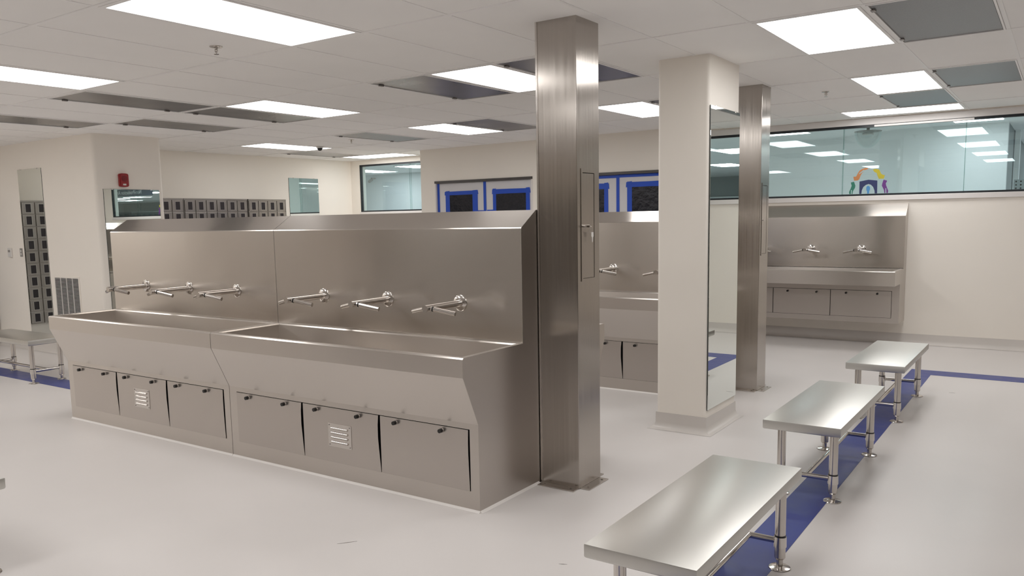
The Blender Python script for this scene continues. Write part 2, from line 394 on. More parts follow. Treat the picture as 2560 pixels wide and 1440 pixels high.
# emblem on the glass
emb = thing('window_emblem', 'colourful hands-and-arch emblem stuck on the right window glass', 'emblem', (-2.03, Y_N+.0065, 1.83))
POLY = dict(
 decal_orange=[[(-2.206,2.041),(-2.173,2.043),(-2.151,2.089),(-2.143,2.077),(-2.139,2.070),(-2.083,2.118),(-2.090,2.121),(-2.143,2.079),(-2.133,2.117),(-2.099,2.135),(-2.068,2.144),(-2.034,2.138),(-2.049,2.125),(-2.079,2.116),(-2.08,2.104),(-2.108,2.079),(-2.119,2.059),(-2.137,2.007),(-2.156,1.994),(-2.196,1.993)]],
 decal_yellow=[[(-1.984,2.118),(-1.954,2.128),(-1.912,2.116),(-1.9,2.09),(-1.888,2.065),(-1.869,2.052),(-1.846,2.047),(-1.856,2.004),(-1.912,2.004),(-1.932,2.051),(-1.937,2.075),(-1.964,2.089)]],
 decal_green=[[(-2.233,1.972),(-2.196,1.981),(-2.179,1.932),(-2.182,1.907),(-2.206,1.863),(-2.209,1.830),(-2.218,1.830),(-2.218,1.88),(-2.228,1.88),(-2.23,1.830),(-2.246,1.830),(-2.25,1.856),(-2.23,1.905),(-2.222,1.933)]],
 decal_purple=[[(-1.859,1.992),(-1.819,1.98),(-1.821,1.964),(-1.831,1.951),(-1.829,1.927),(-1.802,1.858),(-1.805,1.83),(-1.822,1.83),(-1.826,1.888),(-1.835,1.889),(-1.833,1.83),(-1.844,1.83),(-1.851,1.871),(-1.875,1.92),(-1.871,1.948)]],
 decal_navy=[[(-2.132,1.981),(-2.029,1.999),(-1.928,1.985),(-1.926,1.829),(-1.953,1.829),(-1.956,1.863),(-1.973,1.908),(-2.0,1.937),(-2.027,1.947),(-2.058,1.937),(-2.086,1.912),(-2.102,1.872),(-2.106,1.829),(-2.131,1.829)]],
 decal_blue=[[(-2.042,1.923),(-2.019,1.922),(-2.009,1.905),(-2.008,1.881),(-2.017,1.857),(-2.018,1.829),(-2.041,1.829),(-2.041,1.854),(-2.051,1.878),(-2.051,1.907)]])
POLY['decal_orange'] = [[(-2.206,2.041),(-2.173,2.043),(-2.151,2.089),(-2.133,2.117),(-2.099,2.135),(-2.068,2.144),(-2.034,2.138),(-2.049,2.125),(-2.079,2.116),(-2.083,2.118),(-2.09,2.121),(-2.143,2.077),(-2.139,2.07),(-2.08,2.104),(-2.108,2.079),(-2.119,2.059),(-2.137,2.007),(-2.156,1.994),(-2.196,1.993)]]
ENM = dict(decal_orange='orange_hand', decal_yellow='yellow_hand', decal_green='green_hand', decal_purple='purple_hand', decal_navy='navy_arch', decal_blue='blue_figure')
for m, ps in POLY.items():
    for p in ps:
        b = NB(); prism_y(b, [(x+2.03, z-1.83) for x, z in p], -.0004, .0004); obj(ENM[m], b, m, emb)

# ------------------------------------------------------------------ beyond the glass
b = NB(); prism_z(b, [(-.68, 12.62), (-.68, 12.75), (-1.9, 12.75), (-5.6, 15.13), (-17.0, 15.13), (-17.0, 15.0), (-5.65, 15.0), (-1.93, 12.62)], 0, 2.95)
struct('wall_corridor', b, 'corridor_paint', 'pale wall seen through the window glass', 'wall')
b = NB(); box(b, -17.1, -17.0, Y_N+.14, 15.1, 0, 2.95); box(b, -17.1, X_W, Y_N, Y_N+.14, 0, 2.95); box(b, -.78, -.68, 12.75, 24, 0, 2.95); box(b, -.78, 22, 24, 24.12, 0, 2.95); box(b, 22, 22.1, 10.8, 24.12, 0, 2.95); box(b, 3.75, 22, 10.8, 10.94, 0, 2.95)
struct('wall_office', b, 'corridor_grey', 'greyish far walls of the space behind the right window', 'wall')
struct('ceiling_corridor', bx(-17.1, 22.1, Y_N+.14, 24.1, 2.745, 2.80), 'corridor_paint', 'plain ceiling of the space behind the windows', 'ceiling')
def far_light(x, y, w, d, label):
    t = thing('far_ceiling_light', label, 'ceiling light', (x, y, 2.744), 0, 'lights behind the window glass')
    obj('frame', bx(-w/2-.02, w/2+.02, -d/2-.02, d/2+.02, -.012, 0), 'grid_white', t)
    b = NB(); quad(b, (-w/2, -d/2, -.014), (-w/2, d/2, -.014), (w/2, d/2, -.014), (w/2, -d/2, -.014))
    obj('diffuser', b, 'diffuser_far', t)
far_light(-3.36, 11.92, .58, .40, 'light behind the window glass just right of the far steel post')
far_light(-.98, 11.90, .54, .42, 'light behind the window glass near its top right')
far_light(-13.2, 13.8, .58, 1.0, 'light behind the far left window, at its left'); far_light(-11.45, 13.3, .58, .7, 'light at the right end of the far left window'); far_light(-9.0, 13.3, .58, 1.1, 'light behind the small far mirror')
t = thing('security_camera', 'small camera on the wall behind the far left window', 'camera', (-14.25, 14.98, 2.62)); obj('bracket', bx(-.02, .02, -.12, 0, .02, .05), 'plastic_grey', t); obj('body', cy((0, -.12, .0), (.03, -.24, -.05), .035), 'plastic_grey', t, True)
far_light(-5.9, 11.9, .58, .42, 'added light behind the glass, hidden by the door wall')  # unseen lamp, added to brighten the corridor
for x, y, q in ((1.45, 11.92, 'nearest'), (.75, 14.5, 'middle left'), (3.3, 14.5, 'middle right'), (2.3, 18.4, 'far centre'), (4.9, 18.4, 'far right'), (.4, 18.4, 'far left')):
    far_light(x, y, .58, 1.1, q+' light in the space beyond the right window end')
for x, y, q in ((7.7, 16.75, 'upper right'), (12.3, 18.9, 'upper'), (16.7, 21.2, 'lower'), (14.7, 19.4, 'left')):
    far_light(x, y, 1.1, .6, q+' light reflected in the mirror under the alarm')
t = thing('dome_mirror', 'clear half-dome mirror hanging behind the right window glass', 'dome mirror', (-2.27, 11.95, 2.69))
obj('rim', lathe(NB(), [(0, .0), (.172, 0), (.172, -.008), (.160, -.008), (0, -.004)]), 'plastic_grey', t, True)
obj('ceiling_stem', cy((0, 0, 0), (0, 0, .055), .02), 'plastic_grey', t)
obj('dome', lathe(NB(), [(.168, -.008), (.165, -.05), (.148, -.11), (.115, -.165), (.07, -.205), (.03, -.222), (0, -.226)], 36), 'dome_glass', t, True)
obj('bracket', bx(-.07, .07, -.03, .03, -.05, -.02, bev=.01), 'plastic_white', t)
# sign seen reversed in the mirror of the wall block
t = thing('hanging_sign', 'dark blue sign reading Non-Production Area, seen reversed in a mirror', 'sign', (3.05, 13.0, 2.40))
obj('board', bx(-1.15, 1.15, 0, .03, .02, .215), 'sign_blue', t)
def text_part(name, txt, size, mname, parent, loc, rot):
    cu = bpy.data.curves.new(name, 'FONT'); cu.body = txt; cu.size = size; cu.extrude = .001; cu.align_x = 'CENTER'; cu.align_y = 'CENTER'
    tmp = bpy.data.objects.new('tmp', cu); C.objects.link(tmp); bpy.context.view_layer.update()
    me = bpy.data.meshes.new_from_object(tmp.evaluated_get(bpy.context.evaluated_depsgraph_get())); bpy.data.objects.remove(tmp); bpy.data.curves.remove(cu)
    me.materials.clear(); me.materials.append(MATS[mname]); me.name = name
    o = link_mesh(name, me, parent, loc); o.rotation_euler = rot; return o
text_part('lettering', 'Non-Production Area', .15, 'sign_text', t, (0, -.003, .12), (math.pi/2, 0, 0))
for s in (-1, 1): obj('hanger', cy((s*.9, .015, .21), (s*.9, .015, .36), .004, n=8), 'steel_tube', t)
t = thing('reception_counter', 'dark counter front behind the right window, seen in a mirror', 'counter', (3.2, 13.6, 0))
obj('front', bx(-.75, .75, 0, .5, 0, 1.98), 'corridor_dark', t)
obj('top', bx(-.80, .80, -.04, .54, 1.98, 2.0), 'corridor_grey', t)
struct('wall_pillar', bx(-.665, -.60, 14.0, 14.15, 0, 2.745), 'corridor_paint', 'narrow pale pillar behind the right end of the window', 'pillar')
t = thing('equipment_box', 'grey box with rows of round holes behind the window right end', 'equipment', (-.46, 12.0, 0))
obj('body', bx(-.10, .30, 0, .2, 0, 1.975), 'corridor_grey', t)
for a in range(5):
    for c in range(4): obj('hole', cy((-.075+c*.05, -.001, 1.95-a*.042), (-.075+c*.05, .002, 1.95-a*.042), .010, n=10), 'black_void', t)
t = thing('far_door', 'grey door frame on the far wall, seen in the column mirror', 'door', (4.6, 23.98, 0))
obj('frame', bx(-1.0, 1.0, -.05, .0, 0, 2.15), 'corridor_paint', t); obj('leaf', bx(-.9, .9, -.06, -.05, 0, 2.05), 'corridor_dark', t)

# ------------------------------------------------------------------ masked doors
def tape(parent, x0, x1, z0, z1, y=-.004, rag=.0):
    b = NB(); j = lambda: random.uniform(-rag, rag)
    prism_y(b, [(x0+j(), z0+j()), ((x0+x1)/2, z0+j()*.4), (x1+j(), z0+j()), (x1+j(), z1+j()), ((x0+x1)/2, z1+j()*.4), (x0+j(), z1+j())], y-.0006, y); return obj('tape_strip', b, 'tape_blue', parent)
for k, (a, c) in enumerate(DOORS):
    tr = thing('trim_%d' % (k+1), 'dark grey door frame head above the %s pair of masked doors' % ('left' if k == 0 else 'right'), 'door frame', ((a+c)/2, DWY, 0), 0, None, 'structure'); m_ = (a+c)/2
    obj('head', bx(a-m_, c-m_, -.012, .1, 2.168, 2.204), 'door_head_grey', tr)
    for x0, x1 in ((a-m_, a-m_+.022), (c-m_-.022, c-m_)): obj('jamb', bx(x0, x1, -.006, .1, 0, 2.168), 'trim_white', tr)
DR = [  # leaf x0,x1 ; outer tape x0,x1,ztop ; film x0,x1,ztop ; side tapes
 (-8.21, -7.292, (-8.055, -7.43, 2.045), (-7.97, -7.53, 1.982), 'masked white door with blue tape, leftmost of four'),
 (-7.288, -6.436, (-7.146, -6.485, 2.052), (-7.087, -6.549, 1.979), 'masked white door just left of the near steel post'),
 (-5.943, -5.057, (-5.83, -5.201, 2.067), (-5.76, -5.269, 1.985), 'masked white door partly hidden by the near steel post'),
 (-5.053, -4.167, (-4.92, -4.26, 2.071), (-4.848, -4.33, 1.998), 'masked white door partly hidden by the white column')]
for k, (x0, x1, o_, f_2, lab) in enumerate(DR):
    m_ = (x0+x1)/2; d = thing('door_%d' % (k+1), lab, 'door', (m_, DWY+.035, 0), 0, None, 'structure')
    obj('leaf', bx(x0-m_, x1-m_, 0, .045, .01, 2.166), 'sheet_white', d)
    obj('window_film', bx(f_2[0]-m_-.01, f_2[1]-m_+.01, -.002, -.0005, 1.02, f_2[2]+.008), 'film_black', d)
    tape(d, o_[0]-m_, f_2[0]-m_, .98, o_[2], -.0025, .004); tape(d, f_2[1]-m_, o_[1]-m_, .98, o_[2], -.0025, .004)
    tape(d, o_[0]-m_-.012, o_[1]-m_+.012, f_2[2]-.002, o_[2]-.006, -.0032, .006); tape(d, o_[0]-m_, o_[1]-m_, .96, 1.03, -.0032, .004)
    if k in (0, 2): tape(d, x1-m_-.024, x1-m_+.026, .01, 2.164, -.004, .002)
    if k == 0: tape(d, x0-m_-.016, x0-m_+.042, .01, 2.164, -.004, .003); tape(d, o_[1]-m_, x1-m_-.02, 1.715, 1.738, -.002, .002)
    if k == 1: tape(d, x0-m_+.03, o_[0]-m_+.005, 1.72, 1.742, -.002, .002)
    if k == 2: tape(d, x0-m_, x1-m_+.002, 2.125, 2.164, -.0045, .002)
    if k == 3: tape(d, x0-m_+.002, x1-m_, 2.128, 2.166, -.0045, .002)

# ------------------------------------------------------------------ wash troughs
UL = 2.134
def make_tap(parent, x, y, z):
    tp = obj('tap', cy((x, y-.002, z), (x, y-.335, z-.002), .0205, n=28), 'steel_tube', parent, True)
    b = NB(); cyl(b, (x, y, z), (x, y-.004, z), .050, n=36); cyl(b, (x, y-.004, z), (x, y-.007, z), .050, .046, n=36)
    obj('escutcheon', b, 'steel_polished', tp, True)
    yh = y-.298
    for s in (-1, 1):
        a = Vector((x+s*.012, yh, z-.003)); e = Vector((x+s*.158, yh+.045, z-.033)); d = (e-a).normalized()
        obj('arm', cy(a, e, .0135, n=20), 'steel_tube', tp, True)
        obj('arm_collar', cy(a+d*.012, a+d*.02, .0155, n=20), 'black_rubber', tp, True)
    return tp
def louver_vent(parent, x, z, y):
    v = obj('vent', bx(x, x+.2, y-.003, y, z, z+.148, bev=.0012), 'steel_tube', parent)
    for k in range(4):
        b = NB(); z0 = z+.022+k*.029; n = 6
        prof = [(y-.003-.009*math.sin(math.pi*q/n), z0+.017*q/n) for q in range(n+1)]
        prism_x(b, prof, x+.03, x+.17); obj('louver', b, 'steel_polished', v, True)
    for sx in (.012, .188):
        for sz in (.012, .136): obj('screw', cy((x+sx, y-.003, z+sz), (x+sx, y-.0055, z+sz), .004, n=10), 'steel_dark', v)
    return v
def knob(parent, x, y, z):
    k = obj('knob', cy((x, y-.006, z), (x, y-.026, z), .0125, .0115, n=16), 'black_rubber', parent, True)
    obj('knob_base', cy((x, y, z), (x, y-.008, z), .0105, n=16), 'steel_polished', parent, True)
def make_trough(label, rot_back=False, group='floor-standing wash troughs'):
    t = thing('wash_trough', label, 'wash trough', group=group)
    L = UL-.003
    e = .003
    # shell: front plate ring, slope, apron, rim ring
    b = NB()
    ox0, ox1, oz0, oz1 = .075, 2.070, .113, .462
    def fr(x0, x1, z0, z1): quad(b, (x0, 0, z0), (x1, 0, z0), (x1, 0, z1), (x0, 0, z1))
    fr(e, L-e, 0, oz0); fr(e, L-e, oz1, .495); fr(e, ox0, oz0, oz1); fr(ox1, L-e, oz0, oz1)
    def strip(p, q): quad(b, (e, *p), (L-e, *p), (L-e, *q), (e, *q))
    strip((0, .495), (-.125, .773)); strip((-.125, .773), (-.125, .872)); strip((-.125, .872), (-.117, .880))
    xi0, xi1, yi0, yi1 = .032, L-.032, -.090, .425
    def rim(x0, x1, y0, y1): quad(b, (x0, y0, .88), (x1, y0, .88), (x1, y1, .88), (x0, y1, .88))
    rim(e, L-e, -.117, yi0); rim(e, L-e, yi1, .45); rim(e, xi0, yi0, yi1); rim(xi1, L-e, yi0, yi1)
    bmesh.ops.remove_doubles(b, verts=b.verts, dist=1e-5); obj('cabinet_shell', b, 'steel_sheet', t)
    # basin
    b = NB(); d = .62; s = .03
    A = [(xi0, yi0, .88), (xi1, yi0, .88), (xi1, yi1, .88), (xi0, yi1, .88)]; A2 = [(xi0+.006, yi0+.006, .872), (xi1-.006, yi0+.006, .872), (xi1-.006, yi1-.006, .872), (xi0+.006, yi1-.006, .872)]
    B = [(xi0+.012, yi0+.10, d), (xi1-.012, yi0+.10, d), (xi1-.012, yi1-s, d-.02), (xi0+.012, yi1-s, d-.02)]
    VA = [b.verts.new(p) for p in A]; VA2 = [b.verts.new(p) for p in A2]; VB = [b.verts.new(p) for p in B]
    for k in range(4):
        b.faces.new((VA[k], VA2[k], VA2[(k+1) % 4], VA[(k+1) % 4])); b.faces.new((VA2[k], VB[k], VB[(k+1) % 4], VA2[(k+1) % 4]))
    b.faces.new(VB); obj('basin', b, 'steel_sheet', t)
    bs = obj('drain', lathe(NB(), [(0, .0), (.045, 0), (.05, .003), (0, .002)], c=(L/2, .22, d-.008)), 'steel_polished', t)
    # backsplash
    b = NB(); prism_x(b, [(.45, .881), (.45, 1.545), (.4535, 1.551), (.61, 1.65), (.6635, 1.65), (.6635, .881)], e, L-e); obj('backsplash', b, 'steel_splash', t)
    prof = [(0, 0), (0, .495), (-.125, .773), (-.125, .872), (-.117, .880), (.45, .880), (.45, 1.545), (.4535, 1.551), (.61, 1.65), (.6635, 1.65), (.6635, 0)]
    b = NB(); prism_x(b, prof, 0, e); obj('end_panel', b, 'steel_panel', t)
    b = NB(); prism_x(b, prof, L-e, L); obj('end_panel', b, 'steel_panel', t)
    # recess behind panels, steel coloured black for the shade inside
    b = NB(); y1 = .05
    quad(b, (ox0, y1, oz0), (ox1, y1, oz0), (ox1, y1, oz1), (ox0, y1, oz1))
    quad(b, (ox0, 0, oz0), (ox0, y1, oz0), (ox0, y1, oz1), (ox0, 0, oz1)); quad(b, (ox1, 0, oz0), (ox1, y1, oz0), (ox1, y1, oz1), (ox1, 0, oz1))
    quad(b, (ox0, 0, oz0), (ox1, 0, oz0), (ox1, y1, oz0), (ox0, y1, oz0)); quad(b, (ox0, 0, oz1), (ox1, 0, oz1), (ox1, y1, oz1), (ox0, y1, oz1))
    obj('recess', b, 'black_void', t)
    for k, (x0, x1) in enumerate(((.078, .737), (.741, 1.405), (1.409, 2.067))):
        g = .018 if k < 2 else .007
        prof = [(x0, .115), (x1, .115), (x1-g*.45, .20), (x1-g, .32), (x1-g*.95, .40), (x1-g*.6, .459), (x0, .459)]
        if rot_back: prof = [(x0, .115), (x1, .115), (x1, .459), (x0, .459)]
        b = NB(); prism_y(b, prof, -.004, .0); p = obj('access_panel', b, 'steel_panel', t)
        for kx in (.125, .49 if k != 2 else .47): knob(p, x0+kx, -.004, .434)
        if k == 1: louver_vent(t, x0+.225, .214, -.004)
    for x in (.490, 1.084, 1.679): make_tap(t, x, .45, 1.097)
    b = NB(); prism_x(b, [(-.012, .0005), (-.004, .007), (0, .012), (0, .0005)], 0, L); obj('sealant_bead', b, 'sealant', t)
    return t
XL = -6.835
T0 = make_trough('steel wash trough, near island, right unit beside the near post'); T0.location = (XL+UL, 3.43, 0)
T1 = copy_tree(T0); T1.location = (XL, 3.43, 0); T1['label'] = 'steel wash trough, near island, left unit facing the viewer'
labs = ['steel wash trough on the hidden back of the near island, right unit', 'steel wash trough on the hidden back of the near island, left unit']
for k, xr in enumerate((XL+2*UL, XL+UL)):
    t = copy_tree(T0); t.location = (xr, 4.760, 0); t.rotation_euler.z = math.pi; t['label'] = labs[k]
labs = ['steel wash trough behind the near post, its far island right unit', 'steel wash trough of the far island, left unit mostly hidden',
        'steel wash trough on the back of the far island, right unit', 'steel wash trough on the back of the far island, left unit']
for k, (x, y, r) in enumerate(((XL+UL-.02, 6.67, 0), (XL-.02, 6.67, 0), (XL+2*UL-.02, 8.0, math.pi), (XL+UL-.02, 8.0, math.pi))):
    t = copy_tree(T0); t.location = (x, y, 0); t.rotation_euler.z = r; t['label'] = labs[k]
# white sealant along the visible end of the near island
t0b = NB(); prism_y(t0b, [(UL-.003, .0005), (UL-.003, .012), (UL+.004, .007), (UL+.012, .0005)], 0, .60); obj('sealant_bead', t0b, 'sealant', T0)
# floor patch at the left end of the near island
obj('floor_patch', bx(-7.09, -6.83, 3.55, 3.95, .0003, .0012), 'sealant', floor)

# wall-hung trough
def make_wall_trough():
    t = thing('wall_hung_trough', 'steel wash trough hung on the right wall below the window', 'wash trough', (-3.702, Y_N, 0))
    L = UL; e = .004
    b = NB(); prism_x(b, [(-.17, .93), (-.17, 1.552), (-.167, 1.558), (-.012, 1.706), (-.001, 1.706), (-.001, .93)], e, L-e); obj('backsplash', b, 'steel_splash', t)
    b = NB(); yf = -.765; xi0, xi1, yi0, yi1 = .035, L-.035, yf+.03, -.20
    def strip(p, q): quad(b, (e, *p), (L-e, *p), (L-e, *q), (e, *q))
    strip((yf, .757), (yf, .918)); strip((yf, .918), (yf+.007, .925)); strip((yf, .757), (-.40, .757))
    def rim(x0, x1, y0, y1): quad(b, (x0, y0, .925), (x1, y0, .925), (x1, y1, .925), (x0, y1, .925))
    rim(e, L-e, yf+.007, yi0); rim(e, L-e, yi1, -.17); rim(e, xi0, yi0, yi1); rim(xi1, L-e, yi0, yi1)
    bmesh.ops.remove_doubles(b, verts=b.verts, dist=1e-5); obj('apron', b, 'steel_sheet', t)
    b = NB(); d = .775
    A = [(xi0, yi0, .925), (xi1, yi0, .925), (xi1, yi1, .925), (xi0, yi1, .925)]; B = [(xi0+.01, yi0+.01, d), (xi1-.01, yi0+.01, d), (xi1-.01, yi1-.01, d), (xi0+.01, yi1-.01, d)]
    VA = [b.verts.new(p) for p in A]; VB = [b.verts.new(p) for p in B]
    for k in range(4): b.faces.new((VA[k], VB[k], VB[(k+1) % 4], VA[(k+1) % 4]))
    b.faces.new(VB); obj('basin', b, 'steel_sheet', t)
    prof = [(-.40, .285), (-.40, .757), (yf, .757), (yf, .918), (yf+.007, .925), (-.17, .925), (-.17, 1.552), (-.167, 1.558), (-.012, 1.706), (-.001, 1.706), (-.001, .285)]
    for x0 in (0, L-e):
        b = NB(); prism_x(b, prof, x0, x0+e); obj('end_panel', b, 'steel_panel', t)
    obj('lower_cabinet', bx(e, L-e, -.3955, -.003, .286, .756), 'steel_panel', t)
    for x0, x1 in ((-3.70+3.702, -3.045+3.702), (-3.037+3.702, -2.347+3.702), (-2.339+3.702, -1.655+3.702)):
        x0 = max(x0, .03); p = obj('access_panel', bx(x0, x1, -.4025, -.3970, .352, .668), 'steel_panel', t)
        obj('panel_gap_shade', bx(x0-.0035, x1+.0035, -.3968, -.3962, .3485, .6715), 'black_void', t)  # black plate stands in for the shade around each panel
        for kx in (x0+.178, x0+.53): knob(p, kx, -.4025, .636)
    for x in (.467, 1.060, 1.655): make_tap(t, x, -.17, 1.160)
    return t
make_wall_trough()

# ------------------------------------------------------------------ steel posts
def make_post(label):
    t = thing('steel_post', label, 'post', group='steel service posts'); w, d, hz = .267, .265, 2.80
    obj('shaft', bx(0, w, 0, d, 0, hz, bev=.003), 'steel_post', t)
    for x0, x1, y0, y1 in ((.012, w-.005, -.062, -.001), (.012, w-.01, d+.001, d+.062), (w+.001, w+.062, .012, d-.012)):
        f = obj('base_flange', bx(x0, x1, y0, y1, .0005, .006, bev=.001), 'steel_panel', t)
        for q in (.14, .86):
            cx = x0+(x1-x0)*(q if x1-x0 > y1-y0 else .55); cyy = y0+(y1-y0)*(q if y1-y0 > x1-x0 else .45)
            obj('bolt', cy((cx, cyy, .006), (cx, cyy, .010), .007, n=6), 'steel_polished', f)
    obj('corner_strip', bx(.001, .013, -.004, .0, .004, 2.79), 'steel_tube', t)
    # hatch on the +x face
    y0, y1, z0, z1 = .042, .212, 1.232, 1.878; f = .016
    b = NB()
    box(b, w, w+.004, y0, y0+f, z0, z1); box(b, w, w+.004, y1-f, y1, z0, z1); box(b, w, w+.004, y0+f, y1-f, z0, z0+f); box(b, w, w+.004, y0+f, y1-f, z1-f-.006, z1)
    h = obj('hatch_frame', b, 'steel_post', t)
    dr = obj('hatch_door', bx(w+.0005, w+.003, y0+f+.002, y1-f-.005, z0+f+.002, z1-f-.01), 'steel_post', t)
    obj('hatch_gap', bx(w+.0001, w+.0004, y0+f, y1-f, z0+f, z1-f), 'black_void', t)
    lk = obj('lock', cy((w+.003, y0+.045, 1.55), (w+.014, y0+.045, 1.55), .0085, .007, n=16), 'steel_polished', t, True)
    return t, w, y0
P1, pw, py0 = make_post('tall steel post at the right end of the near trough island, keys hanging'); P1.location = (-2.5665, 4.052, 0)
# keys on the near post (held by the lock)
kt = thing('key_bunch', 'two small keys hanging from the lock of the near steel post', 'keys', (-2.5665+pw+.015, 4.052+py0+.045, 1.47))
obj('inserted_key', bx(.0, .018, -.002, .002, .073, .087, bev=.001), 'steel_polished', kt)
b = NB(); n = 20
for k in range(n):
    a0, a1 = 2*math.pi*k/n, 2*math.pi*(k+1)/n
    cyl(b, (.012+.0*math.cos(a0), .020+.020*math.cos(a0), .062+.018*math.sin(a0)), (.012, .020+.020*math.cos(a1), .062+.018*math.sin(a1)), .0011, n=6, cap=False)
obj('key_ring', b, 'steel_polished', kt)
b = NB(); prism_x(b, [(.030, .045), (.052, .045), (.054, .022), (.046, .014), (.044, -.008), (.041, -.014), (.038, -.008), (.037, .014), (.029, .022)], .011, .0135); obj('hanging_key', b, 'plastic_white', kt)
P2 = copy_tree(P1); P2.location = (-2.513, 7.235, 0); P2['label'] = 'tall steel post behind the white mirrored column'
P2.scale = (1, .93, 1)
for p, z in ((P1, 0), (P2, 0)):
    pass

# ------------------------------------------------------------------ white column with mirrors
CX0, CX1, CY0, CY1 = -2.500, -2.108, 5.60, 6.235
b = NB(); prism_z(b, [(CX0, CY0), (CX1, CY0), (CX1, CY1), (CX0, CY1)], 0, 2.85)
es = [e for e in b.edges if abs(e.verts[0].co.z-e.verts[1].co.z) > 1]
bmesh.ops.bevel(b, geom=es, offset=.028, segments=6, affect='EDGES', profile=.5)
struct('wall_column', b, 'wall_paint', 'white square column with rounded corners and mirrors on its sides', 'column', smooth=True)
b = NB(); prof = [(.0, .125), (.004, .125), (.005, .05), (.013, .022), (.035, .006), (.055, .0012)]
rings = []
for d, z in prof: rings.append([b.verts.new(p) for p in ((CX0-d, CY0-d, z), (CX1+d, CY0-d, z), (CX1+d, CY1+d, z), (CX0-d, CY1+d, z))])
for r0, r1 in zip(rings, rings[1:]):
    for k in range(4): b.faces.new((r0[k], r0[(k+1) % 4], r1[(k+1) % 4], r1[k]))
b.faces.new(rings[0]); o = obj('baseboard_column', b, 'cove', None, True); prop(o, 'pale cove base around the white column', 'baseboard', kind='structure')
def mirror(label, loc, w, z0, z1, facing):     # facing: '+x','-x','-y'
    t = thing('wall_mirror', label, 'mirror', loc, {'-y': 0, '+x': math.pi/2, '-x': -math.pi/2}[facing], 'frameless wall mirrors')
    obj('backing', bx(-w/2, w/2, -.004, 0, z0, z1), 'mirror_edge', t)
    obj('glass', bx(-w/2+.002, w/2-.002, -.0075, -.0042, z0+.003, z1-.001), 'mirror_silver', t)
    for s in (-1, 1): obj('clip', bx(s*w*.35-.012, s*w*.35+.012, -.011, 0, z1-.008, z1+.004, bev=.002), 'steel_polished', t)
    return t
mirror('tall mirror on the right side of the white column', (CX1, 5.918, 0), .615, .175, 2.37, '+x')
mirror('tall mirror edge-on at the left side of the white column', (CX0, 5.918, 0), .56, .175, 2.37, '-x')
F1 = BLY/5.38
def f1(x, z): return x*F1, 1.6+(z-1.6)*F1
xa, za = f1(-11.598, 2.362); xb, _ = f1(-10.980, 2.362)
mirror('tall mirror at far left reflecting grey lockers', ((xa+xb)/2, BLY, 0), xb-xa, .20, za, '-y')
mirror('mirror under the red alarm reflecting the window', (BLX, (5.289+6.007)/2, 0), .718, .28, 2.036, '+x')
mirror('small mirror on the far wall right of the lockers', (LKX, 9.665*1.0, 0), .655, .28, 2.352, '+x')

# ------------------------------------------------------------------ wall items on the block
t = thing('fire_alarm', 'red fire alarm sounder above the mirror on the wall block', 'alarm', (BLX, 5.54, 2.143), math.pi/2)
b = NB(); prism_y(b, [(-.056, -.072), (-.03, -.080), (.03, -.080), (.056, -.072), (.056, .072), (.03, .080), (-.03, .080), (-.056, .072)], -.045, 0)
bmesh.ops.bevel(b, geom=list(b.edges), offset=.006, segments=2, affect='EDGES'); obj('housing', b, 'alarm_red', t)
obj('sounder_grille', cy((0, -.045, .018), (0, -.047, .018), .036, n=28), 'alarm_red_dark', t)
for k in range(5): obj('grille_bar', bx(-.033, .033, -.049, -.046, -.008+k*.013, -.004+k*.013), 'alarm_red', t)
obj('rating_label', bx(-.022, .018, -.0465, -.045, -.062, -.043), 'plastic_white', t)
gx0, gz1 = f1(-10.86, .946); gx1, gz0 = f1(-10.28, .30)
t = thing('wall_grille', 'louvred air grille low on the wall block', 'grille', ((gx0+gx1)/2, BLY, gz0)); gw = gx1-gx0; gh = gz1-gz0
b = NB(); fz = .022
box(b, -gw/2-fz, gw/2+fz, -.008, 0, gh, gh+fz); box(b, -gw/2-fz, gw/2+fz, -.008, 0, -fz, 0); box(b, -gw/2-fz, -gw/2, -.008, 0, 0, gh); box(b, gw/2, gw/2+fz, -.008, 0, 0, gh)
obj('frame', b, 'wall_paint', t)
obj('duct', bx(-gw/2, gw/2, -.002, -.0005, 0, gh), 'black_void', t)
for k in (1, 2, 3): obj('mullion', bx(-gw/2+gw*k/4-.006, -gw/2+gw*k/4+.006, -.009, -.002, 0, gh), 'trim_white', t)
b = NB(); n = 40
for k in range(n):
    z = gh*(k+.25)/n; box(b, -gw/2, gw/2, -.009, -.004, z, z+.0048)
o = obj('louvre_slats', b, 'trim_white', t); o['kind'] = 'stuff'
x, z = f1(-11.99, 1.262); t = thing('thermostat', 'small white thermostat at the far left of the wall block', 'thermostat', (x, BLY, z))
obj('cover', bx(-.045, .045, -.025, 0, -.06, .06, bev=.006), 'plastic_white', t); obj('display', bx(-.028, .028, -.027, -.024, .005, .035), 'plastic_grey', t)
x, z = f1(-11.695, 1.265); t = thing('wall_switch', 'narrow grey switch plate left of the tall far-left mirror', 'switch', (x, BLY, z))
obj('plate', bx(-.033, .033, -.006, 0, -.055, .055, bev=.002), 'plastic_grey', t)
for z in (-.02, .02): obj('rocker', bx(-.012, .012, -.010, -.005, z-.014, z+.014, bev=.002), 'plastic_white', t)

